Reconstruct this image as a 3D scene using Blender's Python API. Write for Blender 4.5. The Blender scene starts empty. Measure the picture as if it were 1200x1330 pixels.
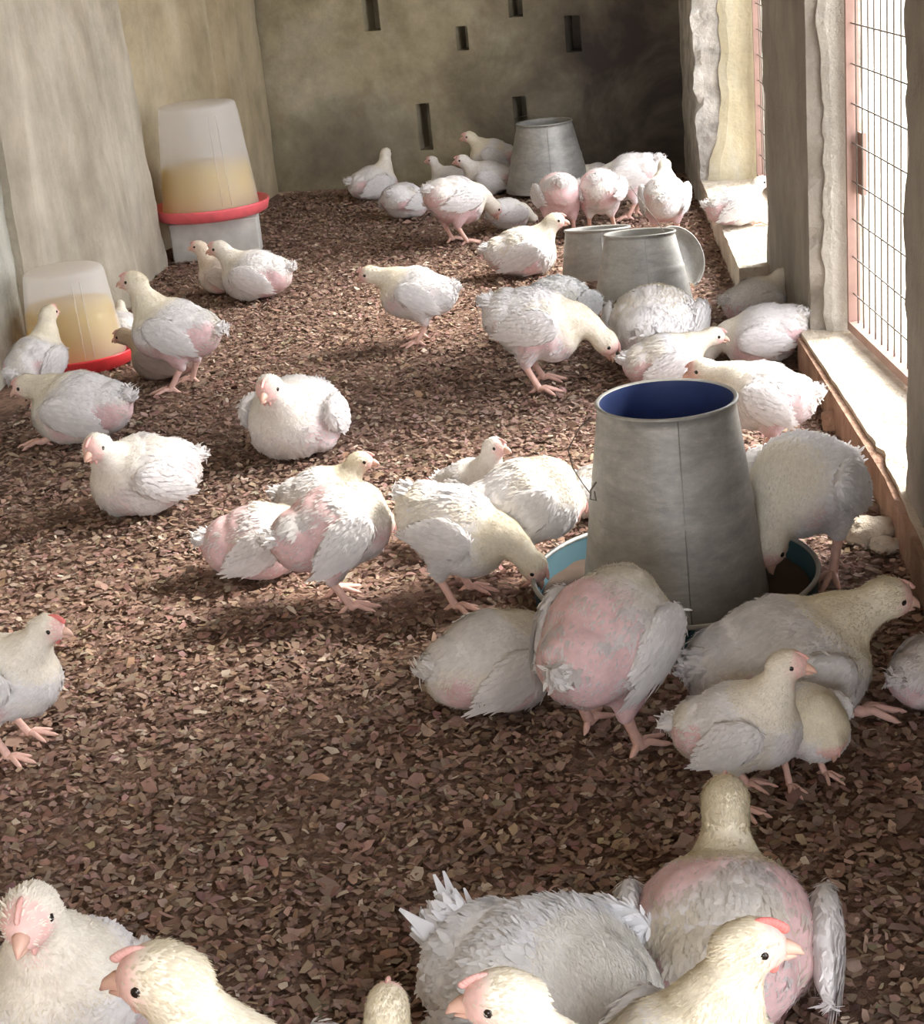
import bpy, bmesh, math, random
import numpy as np
from math import radians as R, sin, cos, pi, sqrt
from mathutils import Vector, Matrix, noise

C = bpy.context.scene.collection
S = bpy.context.scene
rnd = random.Random(7)

# ------------------------------------------------------------------ camera
FPX, CAMH = 2150.0, 1.2
def cam_basis(yaw, pitch, roll):
    y, p, r = R(yaw), R(pitch), R(roll)
    f = Vector((sin(y)*cos(p), cos(y)*cos(p), -sin(p)))
    rt = Vector((cos(y), -sin(y), 0)); up = rt.cross(f)
    return f, cos(r)*rt+sin(r)*up, -sin(r)*rt+cos(r)*up
CF, CR_, CU = cam_basis(-6, 20.0, -5.5)
cam = bpy.data.cameras.new('camera'); camo = bpy.data.objects.new('camera', cam); C.objects.link(camo)
m = Matrix((CR_, CU, -CF)).transposed().to_4x4(); m.translation = (0, 0, CAMH)
camo.matrix_world = m
cam.sensor_fit = 'VERTICAL'; cam.sensor_height = 36.0; cam.lens = 36.0*FPX/1330.0
cam.clip_start = .05; cam.clip_end = 200
S.camera = camo

# ------------------------------------------------------------------ world, sun, exposure
S.view_settings.view_transform = 'Standard'; S.view_settings.look = 'None'
S.view_settings.gamma = 1.0; S.view_settings.use_curve_mapping = False
S.view_settings.exposure = 0.35
W = bpy.data.worlds.new('sky'); S.world = W; W.use_nodes = True
wn = W.node_tree.nodes; wn.clear()
wo = wn.new('ShaderNodeOutputWorld'); wb = wn.new('ShaderNodeBackground')
wb.inputs[0].default_value = (0.97, 0.965, 1.0, 1); wb.inputs[1].default_value = 5.4
W.node_tree.links.new(wb.outputs[0], wo.inputs[0])
sl = bpy.data.lights.new('sun', 'SUN'); sl.energy = 7.5; sl.angle = R(20); sl.color = (1.0, .93, .84)
so = bpy.data.objects.new('sun', sl); C.objects.link(so)
SUN_TRAVEL = Vector((-1.0, -0.42, -1.0))
so.rotation_euler = SUN_TRAVEL.to_track_quat('-Z', 'Y').to_euler(); so.location = (6, 4, 8)
S.cycles.max_bounces = 8; S.cycles.diffuse_bounces = 5; S.cycles.transparent_max_bounces = 12
S.cycles.sample_clamp_indirect = 6.0

# ------------------------------------------------------------------ tagging
def tag(o, label=None, cat=None, group=None, kind=None):
    if label: o['label'] = label
    if cat: o['category'] = cat
    if group: o['group'] = group
    if kind: o['kind'] = kind
    return o
def empty(name, loc=(0, 0, 0), rz=0.0, sc=1.0):
    o = bpy.data.objects.new(name, None); C.objects.link(o)
    o.location = loc; o.rotation_euler = (0, 0, rz); o.scale = (sc, sc, sc); o.empty_display_size = .05
    return o
def link(name, me, mats, parent=None, smooth=True):
    o = bpy.data.objects.new(name, me); C.objects.link(o)
    if not isinstance(mats, (list, tuple)): mats = [mats]
    for m_ in mats: me.materials.append(m_)
    if smooth:
        me.polygons.foreach_set('use_smooth', [True]*len(me.polygons))
    if parent: o.parent = parent
    return o
def floor_at(px, py, h=0.0):
    d = CF + CR_*((px-600)/FPX) + CU*((665-py)/FPX)
    t = (h-CAMH)/d.z
    return (d.x*t, d.y*t)

# ------------------------------------------------------------------ materials
def mat(name):
    m_ = bpy.data.materials.new(name); m_.use_nodes = True
    nt = m_.node_tree; b = nt.nodes['Principled BSDF']
    return m_, nt, b
def nn(nt, t, **kw):
    n = nt.nodes.new(t)
    for k, v in kw.items(): setattr(n, k, v)
    return n
def noise_node(nt, scale, detail=6, rough=.6, vec=None, dist=0):
    n = nn(nt, 'ShaderNodeTexNoise'); n.inputs['Scale'].default_value = scale
    n.inputs['Detail'].default_value = detail; n.inputs['Roughness'].default_value = rough
    n.inputs['Distortion'].default_value = dist
    if vec: nt.links.new(vec, n.inputs['Vector'])
    return n
def ramp(nt, fac, stops):
    r = nn(nt, 'ShaderNodeValToRGB'); el = r.color_ramp.elements
    while len(el) > 1: el.remove(el[-1])
    el[0].position = stops[0][0]; el[0].color = (*stops[0][1], 1)
    for p, c in stops[1:]:
        e = el.new(p); e.color = (*c, 1)
    nt.links.new(fac, r.inputs[0]); return r
def mix(nt, fac, a, b, mode='MIX'):
    n = nn(nt, 'ShaderNodeMix', data_type='RGBA', blend_type=mode)
    for sock, v in ((n.inputs[0], fac), (n.inputs[6], a), (n.inputs[7], b)):
        if isinstance(v, (int, float)): sock.default_value = v
        elif isinstance(v, tuple): sock.default_value = (*v, 1)
        else: nt.links.new(v, sock)
    return n.outputs[2]
def bump(nt, b, h, strength, dist=.01):
    n = nn(nt, 'ShaderNodeBump'); n.inputs['Strength'].default_value = strength; n.inputs['Distance'].default_value = dist
    nt.links.new(h, n.inputs['Height']); nt.links.new(n.outputs[0], b.inputs['Normal'])
def objvec(nt, scale=(1, 1, 1)):
    t = nn(nt, 'ShaderNodeTexCoord'); mp = nn(nt, 'ShaderNodeMapping'); mp.inputs['Scale'].default_value = scale
    nt.links.new(t.outputs['Object'], mp.inputs[0]); return mp.outputs[0]

def plaster(name, c1, c2, c3, streak=(3, 3, .5), rough_bump=.35, fine=60):
    m_, nt, b = mat(name)
    v = objvec(nt); vs = objvec(nt, streak)
    n1 = noise_node(nt, 1.6, 6, .6, vs, .6); n2 = noise_node(nt, 5, 8, .65, v); n3 = noise_node(nt, fine, 4, .6, v)
    r1 = ramp(nt, n1.outputs[0], [(.35, c1), (.52, c2), (.66, c3)])
    r2 = ramp(nt, n2.outputs[0], [(.3, (.72, .72, .72)), (.7, (1.12, 1.12, 1.12))])
    c = mix(nt, 1.0, r1.outputs[0], r2.outputs[0], 'MULTIPLY')
    nt.links.new(c, b.inputs['Base Color']); b.inputs['Roughness'].default_value = .92
    a = nn(nt, 'ShaderNodeMath', operation='MULTIPLY_ADD'); nt.links.new(n2.outputs[0], a.inputs[0]); a.inputs[1].default_value = 3.0
    nt.links.new(n3.outputs[0], a.inputs[2])
    bump(nt, b, a.outputs[0], rough_bump, .01)
    return m_
M_left = plaster('left_wall_plaster', (.38, .335, .26), (.46, .415, .33), (.56, .52, .43), (2.6, 2.6, .7), .5)
M_leftY = plaster('yellow_plaster_wall', (.43, .355, .23), (.50, .42, .28), (.56, .49, .35), (2.6, 2.6, .8), .4)
M_chalk = plaster('flaking_whitewash', (.30, .30, .26), (.46, .46, .40), (.58, .58, .51), (3, 3, 1.2), .9, 35)
M_conc = plaster('grey_concrete_render', (.29, .26, .225), (.36, .33, .285), (.43, .40, .35), (2, 2, 1), .5)
M_pale = plaster('pale_render', (.50, .47, .42), (.62, .60, .54), (.70, .68, .63), (2.2, 2.2, 1.2), .7)
M_rubble = plaster('broken_render', (.36, .34, .31), (.55, .53, .49), (.68, .66, .62), (6, 6, 6), 1.0, 30)
M_yel = plaster('old_yellow_paint', (.62, .55, .37), (.70, .64, .45), (.74, .71, .58), (3, 3, 1), .35)
M_sill = plaster('dusty_sill_earth', (.58, .49, .38), (.70, .62, .50), (.76, .70, .60), (5, 5, 5), .9, 40)
M_earth = plaster('red_earth_curb', (.34, .20, .14), (.46, .29, .20), (.55, .38, .28), (7, 7, 2), 1.0, 40)
M_ceil = plaster('ceiling_boards', (.30, .27, .23), (.36, .32, .28), (.42, .38, .33))
M_out = plaster('pale_outside_ground', (.50, .46, .38), (.58, .54, .45), (.64, .60, .52))
M_outwall = plaster('distant_white_wall', (.66, .66, .66), (.74, .74, .72), (.80, .80, .78))

# back wall: olive plaster with an irregular smoke and damp stain and the right-hand shade painted in
def back_mat():
    m_, nt, b = mat('back_wall_plaster')
    v = objvec(nt); n1 = noise_node(nt, 2.2, 7, .62, v, .5); n2 = noise_node(nt, 7, 8, .7, v)
    r1 = ramp(nt, n1.outputs[0], [(.3, (.32, .275, .18)), (.5, (.43, .38, .26)), (.68, (.52, .48, .36))])
    r2 = ramp(nt, n2.outputs[0], [(.3, (.7, .7, .7)), (.7, (1.15, 1.15, 1.15))])
    c = mix(nt, 1.0, r1.outputs[0], r2.outputs[0], 'MULTIPLY')
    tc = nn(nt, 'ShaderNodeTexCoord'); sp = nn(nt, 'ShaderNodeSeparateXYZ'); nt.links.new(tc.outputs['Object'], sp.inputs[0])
    # right blob: soot plus shade painted into the colour; left blob: fainter dark patch, low
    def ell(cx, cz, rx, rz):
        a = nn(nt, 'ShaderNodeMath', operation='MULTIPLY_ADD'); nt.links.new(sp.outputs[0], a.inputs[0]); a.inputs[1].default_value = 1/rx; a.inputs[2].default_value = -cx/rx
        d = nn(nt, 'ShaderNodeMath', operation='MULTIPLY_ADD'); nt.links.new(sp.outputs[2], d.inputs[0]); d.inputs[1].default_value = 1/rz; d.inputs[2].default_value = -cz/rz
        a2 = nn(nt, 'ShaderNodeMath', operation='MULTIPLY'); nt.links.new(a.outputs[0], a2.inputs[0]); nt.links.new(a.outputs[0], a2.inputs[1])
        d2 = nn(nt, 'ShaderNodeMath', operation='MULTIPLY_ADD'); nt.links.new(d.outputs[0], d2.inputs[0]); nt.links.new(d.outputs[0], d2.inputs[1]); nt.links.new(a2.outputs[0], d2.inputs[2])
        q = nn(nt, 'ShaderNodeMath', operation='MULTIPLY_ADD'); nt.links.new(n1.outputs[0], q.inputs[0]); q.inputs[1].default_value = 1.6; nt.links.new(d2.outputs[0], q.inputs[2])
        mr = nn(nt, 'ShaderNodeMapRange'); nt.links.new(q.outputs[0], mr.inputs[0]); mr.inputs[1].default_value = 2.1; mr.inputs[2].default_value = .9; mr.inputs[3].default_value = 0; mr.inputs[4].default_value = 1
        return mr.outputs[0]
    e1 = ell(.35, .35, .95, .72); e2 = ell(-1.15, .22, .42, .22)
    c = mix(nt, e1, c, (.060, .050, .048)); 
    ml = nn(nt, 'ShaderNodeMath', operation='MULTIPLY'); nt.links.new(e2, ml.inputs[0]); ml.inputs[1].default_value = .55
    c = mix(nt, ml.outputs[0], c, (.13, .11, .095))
    nt.links.new(c, b.inputs['Base Color']); b.inputs['Roughness'].default_value = .95
    bump(nt, b, n2.outputs[0], .5, .015)
    return m_
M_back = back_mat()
def simple(name, col, rough=.6, metal=0.0):
    m_, nt, b = mat(name); b.inputs['Base Color'].default_value = (*col, 1); b.inputs['Roughness'].default_value = rough
    b.inputs['Metallic'].default_value = metal
    v = objvec(nt); n = noise_node(nt, 14, 5, .6, v); r = ramp(nt, n.outputs[0], [(.3, tuple(x*.82 for x in col)), (.7, tuple(min(1, x*1.12) for x in col))])
    nt.links.new(r.outputs[0], b.inputs['Base Color'])
    return m_
def floor_mat():
    m_, nt, b = mat('litter_ground'); v = objvec(nt)
    vo = nn(nt, 'ShaderNodeTexVoronoi'); vo.inputs['Scale'].default_value = 70; nt.links.new(v, vo.inputs['Vector'])
    n1 = noise_node(nt, 1.3, 5, .6, v); n2 = noise_node(nt, 45, 6, .7, v)
    bw = nn(nt, 'ShaderNodeRGBToBW'); nt.links.new(vo.outputs['Color'], bw.inputs[0])
    r = ramp(nt, bw.outputs[0], [(.1, (.16, .095, .072)), (.5, (.26, .165, .125)), (.9, (.36, .24, .18))])
    r2 = ramp(nt, n1.outputs[0], [(.35, (.75, .72, .70)), (.65, (1.15, 1.1, 1.05))])
    c = mix(nt, 1.0, r.outputs[0], r2.outputs[0], 'MULTIPLY'); nt.links.new(c, b.inputs['Base Color'])
    b.inputs['Roughness'].default_value = .95
    bump(nt, b, n2.outputs[0], .9, .012)
    return m_
M_floor = floor_mat()
def attr_mat(name, rough=.85, trans=0.0, nscale=90, namp=.12, sheen=0, spec=.3):
    m_, nt, b = mat(name)
    a = nn(nt, 'ShaderNodeAttribute'); a.attribute_name = 'Col'
    n = noise_node(nt, nscale, 4, .6, objvec(nt)); r = ramp(nt, n.outputs[0], [(.3, (1-namp,)*3), (.7, (1+namp*.6,)*3)])
    c = mix(nt, 1.0, a.outputs['Color'], r.outputs[0], 'MULTIPLY')
    nt.links.new(c, b.inputs['Base Color']); b.inputs['Roughness'].default_value = rough
    b.inputs['Specular IOR Level'].default_value = spec
    if trans:
        t = nn(nt, 'ShaderNodeBsdfTranslucent'); nt.links.new(c, t.inputs[0])
        ms = nn(nt, 'ShaderNodeMixShader'); ms.inputs[0].default_value = trans
        nt.links.new(b.outputs[0], ms.inputs[1]); nt.links.new(t.outputs[0], ms.inputs[2])
        nt.links.new(ms.outputs[0], nt.nodes['Material Output'].inputs[0])
    return m_
M_chip = attr_mat('wood_shaving', .85, 0, 60, .2)
M_skin = attr_mat('chicken_skin_and_down', .8, 0, 120, .12)
M_feather = attr_mat('white_feathers', .8, .22, 60, .05)
M_eye = simple('dark_eye', (.012, .008, .006), .15)
M_beak = simple('pinkish_horn_beak', (.78, .50, .40), .45)
M_comb = simple('pink_comb', (.78, .22, .20), .55)
M_combp = simple('pale_pink_comb', (.80, .46, .42), .55)
def galv():
    m_, nt, b = mat('galvanised_sheet'); v = objvec(nt)
    vo = nn(nt, 'ShaderNodeTexVoronoi'); vo.inputs['Scale'].default_value = 40; nt.links.new(v, vo.inputs['Vector'])
    n = noise_node(nt, 6, 7, .7, objvec(nt, (1, 1, 3.0)), .4)
    n2 = noise_node(nt, 45, 6, .75, objvec(nt, (1, 1, 1.5)))
    r = ramp(nt, n.outputs[0], [(.3, (.30, .30, .28)), (.5, (.42, .42, .40)), (.7, (.56, .56, .53))])
    r2 = ramp(nt, n2.outputs[0], [(.35, (.82, .82, .82)), (.62, (1.0, 1.0, 1.0)), (.72, (1.3, 1.3, 1.3))])
    c = mix(nt, 1.0, r.outputs[0], r2.outputs[0], 'MULTIPLY')
    nt.links.new(c, b.inputs['Base Color']); b.inputs['Metallic'].default_value = .3
    rr = ramp(nt, n.outputs[0], [(.3, (.42,)*3), (.7, (.6,)*3)]); nt.links.new(rr.outputs[0], b.inputs['Roughness'])
    bump(nt, b, n2.outputs[0], .25, .003); return m_
M_galv = galv()
M_blue = simple('blue_inner_coating', (.045, .075, .22), .5)
M_teal = simple('teal_enamel', (.012, .060, .080), .8)
M_rust = simple('rusty_steel', (.40, .26, .22), .7, .2)
M_wire = simple('grey_wire', (.22, .20, .18), .5, .6)
M_redp = simple('red_plastic', (.85, .06, .07), .3)
M_redpale = simple('sun_faded_red_plastic', (.90, .16, .18), .35)
M_block = simple('whitewashed_block', (.62, .62, .58), .9)
def jar():
    m_, nt, b = mat('milky_plastic'); b.inputs['Base Color'].default_value = (.95, .95, .97, 1); b.inputs['Roughness'].default_value = .3
    t = nn(nt, 'ShaderNodeBsdfTranslucent'); t.inputs[0].default_value = (.92, .93, .95, 1)
    tr = nn(nt, 'ShaderNodeBsdfTransparent')
    m1 = nn(nt, 'ShaderNodeMixShader'); m1.inputs[0].default_value = .45; nt.links.new(b.outputs[0], m1.inputs[1]); nt.links.new(t.outputs[0], m1.inputs[2])
    m2 = nn(nt, 'ShaderNodeMixShader'); m2.inputs[0].default_value = .5; nt.links.new(m1.outputs[0], m2.inputs[1]); nt.links.new(tr.outputs[0], m2.inputs[2])
    nt.links.new(m2.outputs[0], nt.nodes['Material Output'].inputs[0]); return m_
M_jar = jar()
def water():
    m_, nt, b = mat('yellow_medicated_water'); b.inputs['Base Color'].default_value = (.84, .62, .02, 1); b.inputs['Roughness'].default_value = .2
    t = nn(nt, 'ShaderNodeBsdfTranslucent'); t.inputs[0].default_value = (.95, .78, .10, 1)
    m1 = nn(nt, 'ShaderNodeMixShader'); m1.inputs[0].default_value = .5; nt.links.new(b.outputs[0], m1.inputs[1]); nt.links.new(t.outputs[0], m1.inputs[2])
    nt.links.new(m1.outputs[0], nt.nodes['Material Output'].inputs[0]); return m_
M_water = water()
M_feed = simple('brown_feed_mash', (.075, .048, .032), .95)

# ------------------------------------------------------------------ structure
def fbm(p, s, o=4):
    return noise.fractal(Vector(p)*s, 1.0, 2.0, o)
def block(name, poly, z0, z1, material, res=.05, amp=.006, edge=.0, nscale=6, kind='structure', taper=None):
    """a prism over a plan polygon, faces cut into a grid and roughened like hand-laid render"""
    verts, faces = [], []
    n = len(poly); cx = sum(p[0] for p in poly)/n; cy = sum(p[1] for p in poly)/n
    nz = max(1, int((z1-z0)/res))
    loop = []
    for i in range(n):
        a, b = Vector(poly[i]), Vector(poly[(i+1) % n]); L = (b-a).length; k = max(1, int(L/res))
        for j in range(k):
            p = a.lerp(b, j/k); de = min(j, k-j)*L/k
            loop.append((p.x, p.y, de))
    m_ = len(loop)
    for iz in range(nz+1):
        z = z0+(z1-z0)*iz/nz
        for (x, y, de) in loop:
            d = Vector((x-cx, y-cy)); dn = d.normalized() if d.length > 1e-6 else d
            a = amp*fbm((x, y, z), nscale) + (edge*fbm((x*1.3+9, y, z), 9)-edge*.35)*max(0, 1-de/.05)
            k = 0
            if taper: k = taper(z, x, y)
            verts.append((x+dn.x*(a+k), y+dn.y*(a+k), z))
    for iz in range(nz):
        for i in range(m_):
            a = iz*m_+i; b = iz*m_+(i+1) % m_
            faces.append((a, b, b+m_, a+m_))
    faces.append(tuple(range(m_-1, -1, -1))); faces.append(tuple(range(nz*m_, nz*m_+m_)))
    me = bpy.data.meshes.new(name); me.from_pydata(verts, [], faces); me.update()
    o = link(name, me, material, smooth=False)
    if kind: o['kind'] = kind
    return o

# floor (gently uneven)
def floor():
    xs = np.linspace(-2.1, .62, 70); ys = np.linspace(-2.6, 8.1, 240)
    v = [(x, y, .006*fbm((x, y, 0), 2.2)-.004) for y in ys for x in xs]; nx = len(xs)
    f = [(j*nx+i, j*nx+i+1, (j+1)*nx+i+1, (j+1)*nx+i) for j in range(len(ys)-1) for i in range(nx-1)]
    me = bpy.data.meshes.new('floor'); me.from_pydata(v, [], f); o = link('floor', me, M_floor); o['kind'] = 'structure'
floor()
block('ceiling', [(-2.3, -2.9), (1.2, -2.9), (1.2, 8.3), (-2.3, 8.3)], 2.75, 2.85, M_ceil, .6, 0)
# back wall with recessed slots (wall frame: u along the wall, z up)
BW0, BW1 = Vector((-2.2, 8.01)), Vector((.95, 7.37))
BWd = (BW1-BW0).normalized(); BWn = Vector((BWd.y, -BWd.x))
def on_back(px, py):
    d = CF + CR_*((px-600)/FPX) + CU*((665-py)/FPX); n3 = Vector((BWn.x, BWn.y, 0)); o3 = Vector((BW0.x, BW0.y, 0))-Vector((0, 0, CAMH))
    t = o3.dot(n3)/d.dot(n3); P = d*t + Vector((0, 0, CAMH)); return (Vector((P.x, P.y))-BW0).dot(BWd), P.z
def back_wall():
    slots = [(481, 12, 11, 27), (600, 50, 8, 15), (669, 5, 9, 16), (744, 44, 10, 22), (551, 165, 9, 30), (676, 150, 9, 24)]
    holes = []
    k = FPX/7.6
    for px, py, w, h in slots:
        u, z = on_back(px, py); holes.append((u-w/k, u+w/k, max(.02, z-h/k), z+h/k))
    U = sorted(set([round(i*.06, 4) for i in range(54)]+[round(a, 4) for h in holes for a in h[:2]]))
    Z = sorted(set([0]+[round(i*.06, 4) for i in range(1, 47)]+[round(a, 4) for h in holes for a in h[2:]]))
    V, F = [], []
    def P(u, z, d=0):
        q = BW0 + BWd*u - BWn*d
        dd = .008*fbm((u, z, 3), 3) if d == 0 else 0
        return (q.x+BWn.x*dd, q.y+BWn.y*dd, z)
    idx = {}
    def vid(u, z, d=0):
        key = (u, z, d)
        if key not in idx: idx[key] = len(V); V.append(P(u, z, d))
        return idx[key]
    for i in range(len(U)-1):
        for j in range(len(Z)-1):
            uc, zc = (U[i]+U[i+1])/2, (Z[j]+Z[j+1])/2
            d = 0
            inh = any(a < uc < b and c < zc < e for a, b, c, e in holes)
            if inh:
                d = .16
                for (a, b, c, e) in holes:
                    if a < uc < b and c < zc < e:
                        if abs(U[i]-a) < 2e-4: F.append((vid(U[i], Z[j]), vid(U[i], Z[j], d), vid(U[i], Z[j+1], d), vid(U[i], Z[j+1])))
                        if abs(U[i+1]-b) < 2e-4: F.append((vid(U[i+1], Z[j]), vid(U[i+1], Z[j+1]), vid(U[i+1], Z[j+1], d), vid(U[i+1], Z[j], d)))
                        if abs(Z[j]-c) < 2e-4: F.append((vid(U[i], Z[j]), vid(U[i+1], Z[j]), vid(U[i+1], Z[j], d), vid(U[i], Z[j], d)))
                        if abs(Z[j+1]-e) < 2e-4: F.append((vid(U[i], Z[j+1]), vid(U[i], Z[j+1], d), vid(U[i+1], Z[j+1], d), vid(U[i+1], Z[j+1])))
            F.append((vid(U[i], Z[j], d), vid(U[i+1], Z[j], d), vid(U[i+1], Z[j+1], d), vid(U[i], Z[j+1], d)))
    me = bpy.data.meshes.new('wall_back'); me.from_pydata(V, [], F)
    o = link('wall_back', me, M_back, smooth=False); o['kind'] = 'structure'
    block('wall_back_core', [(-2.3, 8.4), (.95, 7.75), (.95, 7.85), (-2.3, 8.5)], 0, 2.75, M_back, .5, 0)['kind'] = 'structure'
back_wall()
# left wall: recessed far bay, corner pilaster, battered middle bay, flaking nearer buttress
block('wall_left', [(-2.25, -2.9), (-1.93, -2.9), (-1.93, 5.3), (-1.88, 6.2), (-1.655, 7.2), (-1.62, 7.9), (-2.2, 8.1)], 0, 2.75, M_leftY, .08, .010)
block('trim_1', [(-1.75, 7.28), (-1.60, 7.28), (-1.555, 7.86), (-1.75, 7.9)], 0, 2.75, M_leftY, .06, .006, .008)
block('trim_2', [(-2.0, 4.95), (-1.79, 4.95), (-1.725, 6.14), (-2.0, 6.14)], 0, 2.75, M_left, .04, .008, .012, 5,
      taper=lambda z, x, y: .10*max(0, 1-z/1.4) if x > -1.85 else 0)
block('trim_3', [(-2.05, 3.6), (-1.815, 3.6), (-1.805, 5.08), (-2.05, 5.08)], 0, 2.75, M_chalk, .035, .016, .03, 7,
      taper=lambda z, x, y: .02*max(0, 1-z/1.0) if x > -1.9 else 0)
# right wall: pillars between the openings, low sills, lintel above
block('wall_right_far', [(.362, 6.66), (.62, 6.60), (.95, 6.60), (.95, 7.45), (.355, 7.55)], 0, 2.75, M_rubble, .03, .012, .035, 9)
block('wall_right_middle', [(.502, 4.22), (.635, 4.20), (.70, 5.02), (.475, 5.06)], 0, 2.75, M_conc, .03, .006, .022, 8)
block('wall_right_near', [(.522, 1.1), (.80, 1.1), (.80, 3.02), (.525, 3.0)], .0, 2.75, M_conc, .03, .007, .03, 8)
block('wall_right_front', [(.56, -2.9), (.82, -2.9), (.82, -.3), (.56, -.3)], 0, 2.75, M_conc, .2, .006)
block('trim_4', [(.47, -.5), (.95, -.5), (.95, 6.7), (.40, 6.7)], 2.2, 2.74, M_conc, .2, .006)
# pale smooth render on the near face of the middle pillar and old yellow paint on the far pillar
def slab(name, x0, x1, y0, y1, zs, ragged, material, th=.014):
    """render coat on a face that looks down the room: ragged left edge"""
    V, F = [], []; nz = len(zs)
    for z in zs:
        l = ragged(z)
        for t in (0, .2, .5, .8, 1):
            x = l+(x1-l)*t; k = (x-x0)/(x1-x0); y = y0+(y1-y0)*k
            b = .003*fbm((x, 1, z), 12)
            V.append((x, y-th*(1 if 0 < t else .3)-b, z))
        V.append((x1, y1+.01, z)); V.append((l, y0+(y1-y0)*((l-x0)/(x1-x0))+.01, z))
    for j in range(nz-1):
        a = j*7
        for i in range(6): F.append((a+i, a+i+1, a+8+i, a+7+i))
        F.append((a+6, a, a+7, a+13))
    me = bpy.data.meshes.new(name); me.from_pydata(V, [], F)
    o = link(name, me, material, smooth=False); o['kind'] = 'structure'; return o
zs = [i*.02 for i in range(1, 110)]
slab('trim_5', .362, .615, 6.655, 6.60, zs, lambda z: .400+.08*min(1, z/.9)+.035*fbm((0, 3, z), 2.2)+.012*fbm((5, 3, z), 9), M_yel)
slab('trim_6', .502, .628, 4.215, 4.20, zs, lambda z: .535+.012*fbm((0, 7, z), 2.5)+.012*fbm((5, 7, z), 11), M_pale, .012)
# sills
block('trim_7', [(.385, 5.0), (.66, 5.0), (.66, 6.72), (.375, 6.72)], -.02, .10, M_sill, .03, .006, .012, 12)
block('trim_8', [(.50, 2.2), (.80, 2.2), (.74, 3.2), (.66, 4.25), (.475, 4.25), (.52, 3.2)], -.02, .095, [M_sill], .03, .009, .018, 12)
block('trim_9', [(.485, 2.1), (.515, 2.1), (.545, 3.1), (.50, 4.2), (.465, 4.2), (.505, 3.1)], -.02, .085, M_earth, .025, .008, .014, 14)
# walls beyond the frame's near edge: the shed goes on unseen, front and right-hand gaps added to let in sky fill
block('wall_front', [(-2.2, -2.9), (-1.45, -2.9), (-1.45, -2.7), (-2.2, -2.7)], 0, 2.75, M_conc, .3, 0)
block('wall_front_lintel', [(-1.6, -2.9), (.9, -2.9), (.9, -2.7), (-1.6, -2.7)], 2.3, 2.75, M_conc, .3, 0)
# outside
block('ground_outside', [(.78, -8), (22, -8), (22, 26), (.78, 26)], -.35, -.12, M_out, 2, 0)
block('ground_front', [(-8, -14), (.78, -14), (.78, -2.9), (-8, -2.9)], -.3, -.02, M_out, 2, 0)
ow = empty('neighbouring_wall', (4.4, 16, 0)); tag(ow, 'pale overexposed wall with grey posts seen through the mesh window', 'wall')

def tube(path, rad, n=8, closed=False, caps=True):
    """numpy tube: list of verts and faces"""
    P = [Vector(p) for p in path]; V, F = [], []; k = len(P)
    if not isinstance(rad, (list, tuple)): rad = [rad]*k
    nrm = None
    for i, p in enumerate(P):
        if closed: t = (P[(i+1) % k]-P[i-1]).normalized()
        else: t = (P[min(i+1, k-1)]-P[max(i-1, 0)]).normalized()
        if nrm is None:
            nrm = t.orthogonal().normalized()
        nrm = (nrm-t*nrm.dot(t)).normalized(); b = t.cross(nrm)
        for j in range(n):
            a = 2*pi*j/n; V.append(tuple(p+(nrm*cos(a)+b*sin(a))*rad[i]))
    for i in range(k if closed else k-1):
        for j in range(n):
            a = i*n+j; b_ = i*n+(j+1) % n; c = ((i+1) % k)*n+(j+1) % n; d = ((i+1) % k)*n+j
            F.append((a, b_, c, d))
    if caps and not closed:
        F.append(tuple(range(n-1, -1, -1))); F.append(tuple(range((k-1)*n, k*n)))
    return V, F
def join(parts):
    V, F = [], []
    for v, f in parts:
        o = len(V); V += list(v); F += [tuple(i+o for i in q) for q in f]
    return V, F
def mesh_obj(name, vf, material, parent=None, smooth=True):
    me = bpy.data.meshes.new(name); me.from_pydata(vf[0], [], vf[1]); me.update()
    return link(name, me, material, parent, smooth)
def boxvf(c, d, rz=0):
    c = Vector(c); V = []
    for sz in (-1, 1):
        for sx, sy in ((-1, -1), (1, -1), (1, 1), (-1, 1)):
            x, y = sx*d[0]/2, sy*d[1]/2; V.append((c.x+x*cos(rz)-y*sin(rz), c.y+x*sin(rz)+y*cos(rz), c.z+sz*d[2]/2))
    return V, [(0, 3, 2, 1), (4, 5, 6, 7), (0, 1, 5, 4), (1, 2, 6, 5), (2, 3, 7, 6), (3, 0, 4, 7)]
def lathe(prof, n=64, wob=0, seed=0):
    V, F = [], []
    for i, (r, z) in enumerate(prof):
        for j in range(n):
            a = 2*pi*j/n; rr = r*(1+wob*noise.noise(Vector((cos(a)*1.5+seed, sin(a)*1.5, z*5)))); V.append((rr*cos(a), rr*sin(a), z))
    for i in range(len(prof)-1):
        for j in range(n):
            a = i*n+j; b = i*n+(j+1) % n; F.append((a, b, b+n, a+n))
    return V, F
mesh_obj('wall_panel', boxvf((0, 0, .9), (9, .2, 2.6), R(8)), M_outwall, ow, False)
for i in range(5):
    mesh_obj('post', boxvf((-1.6+i*.8, -.5, 1.0), (.10, .10, 2.4)), simple('grey_post', (.42, .42, .44)), ow, False)

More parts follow.
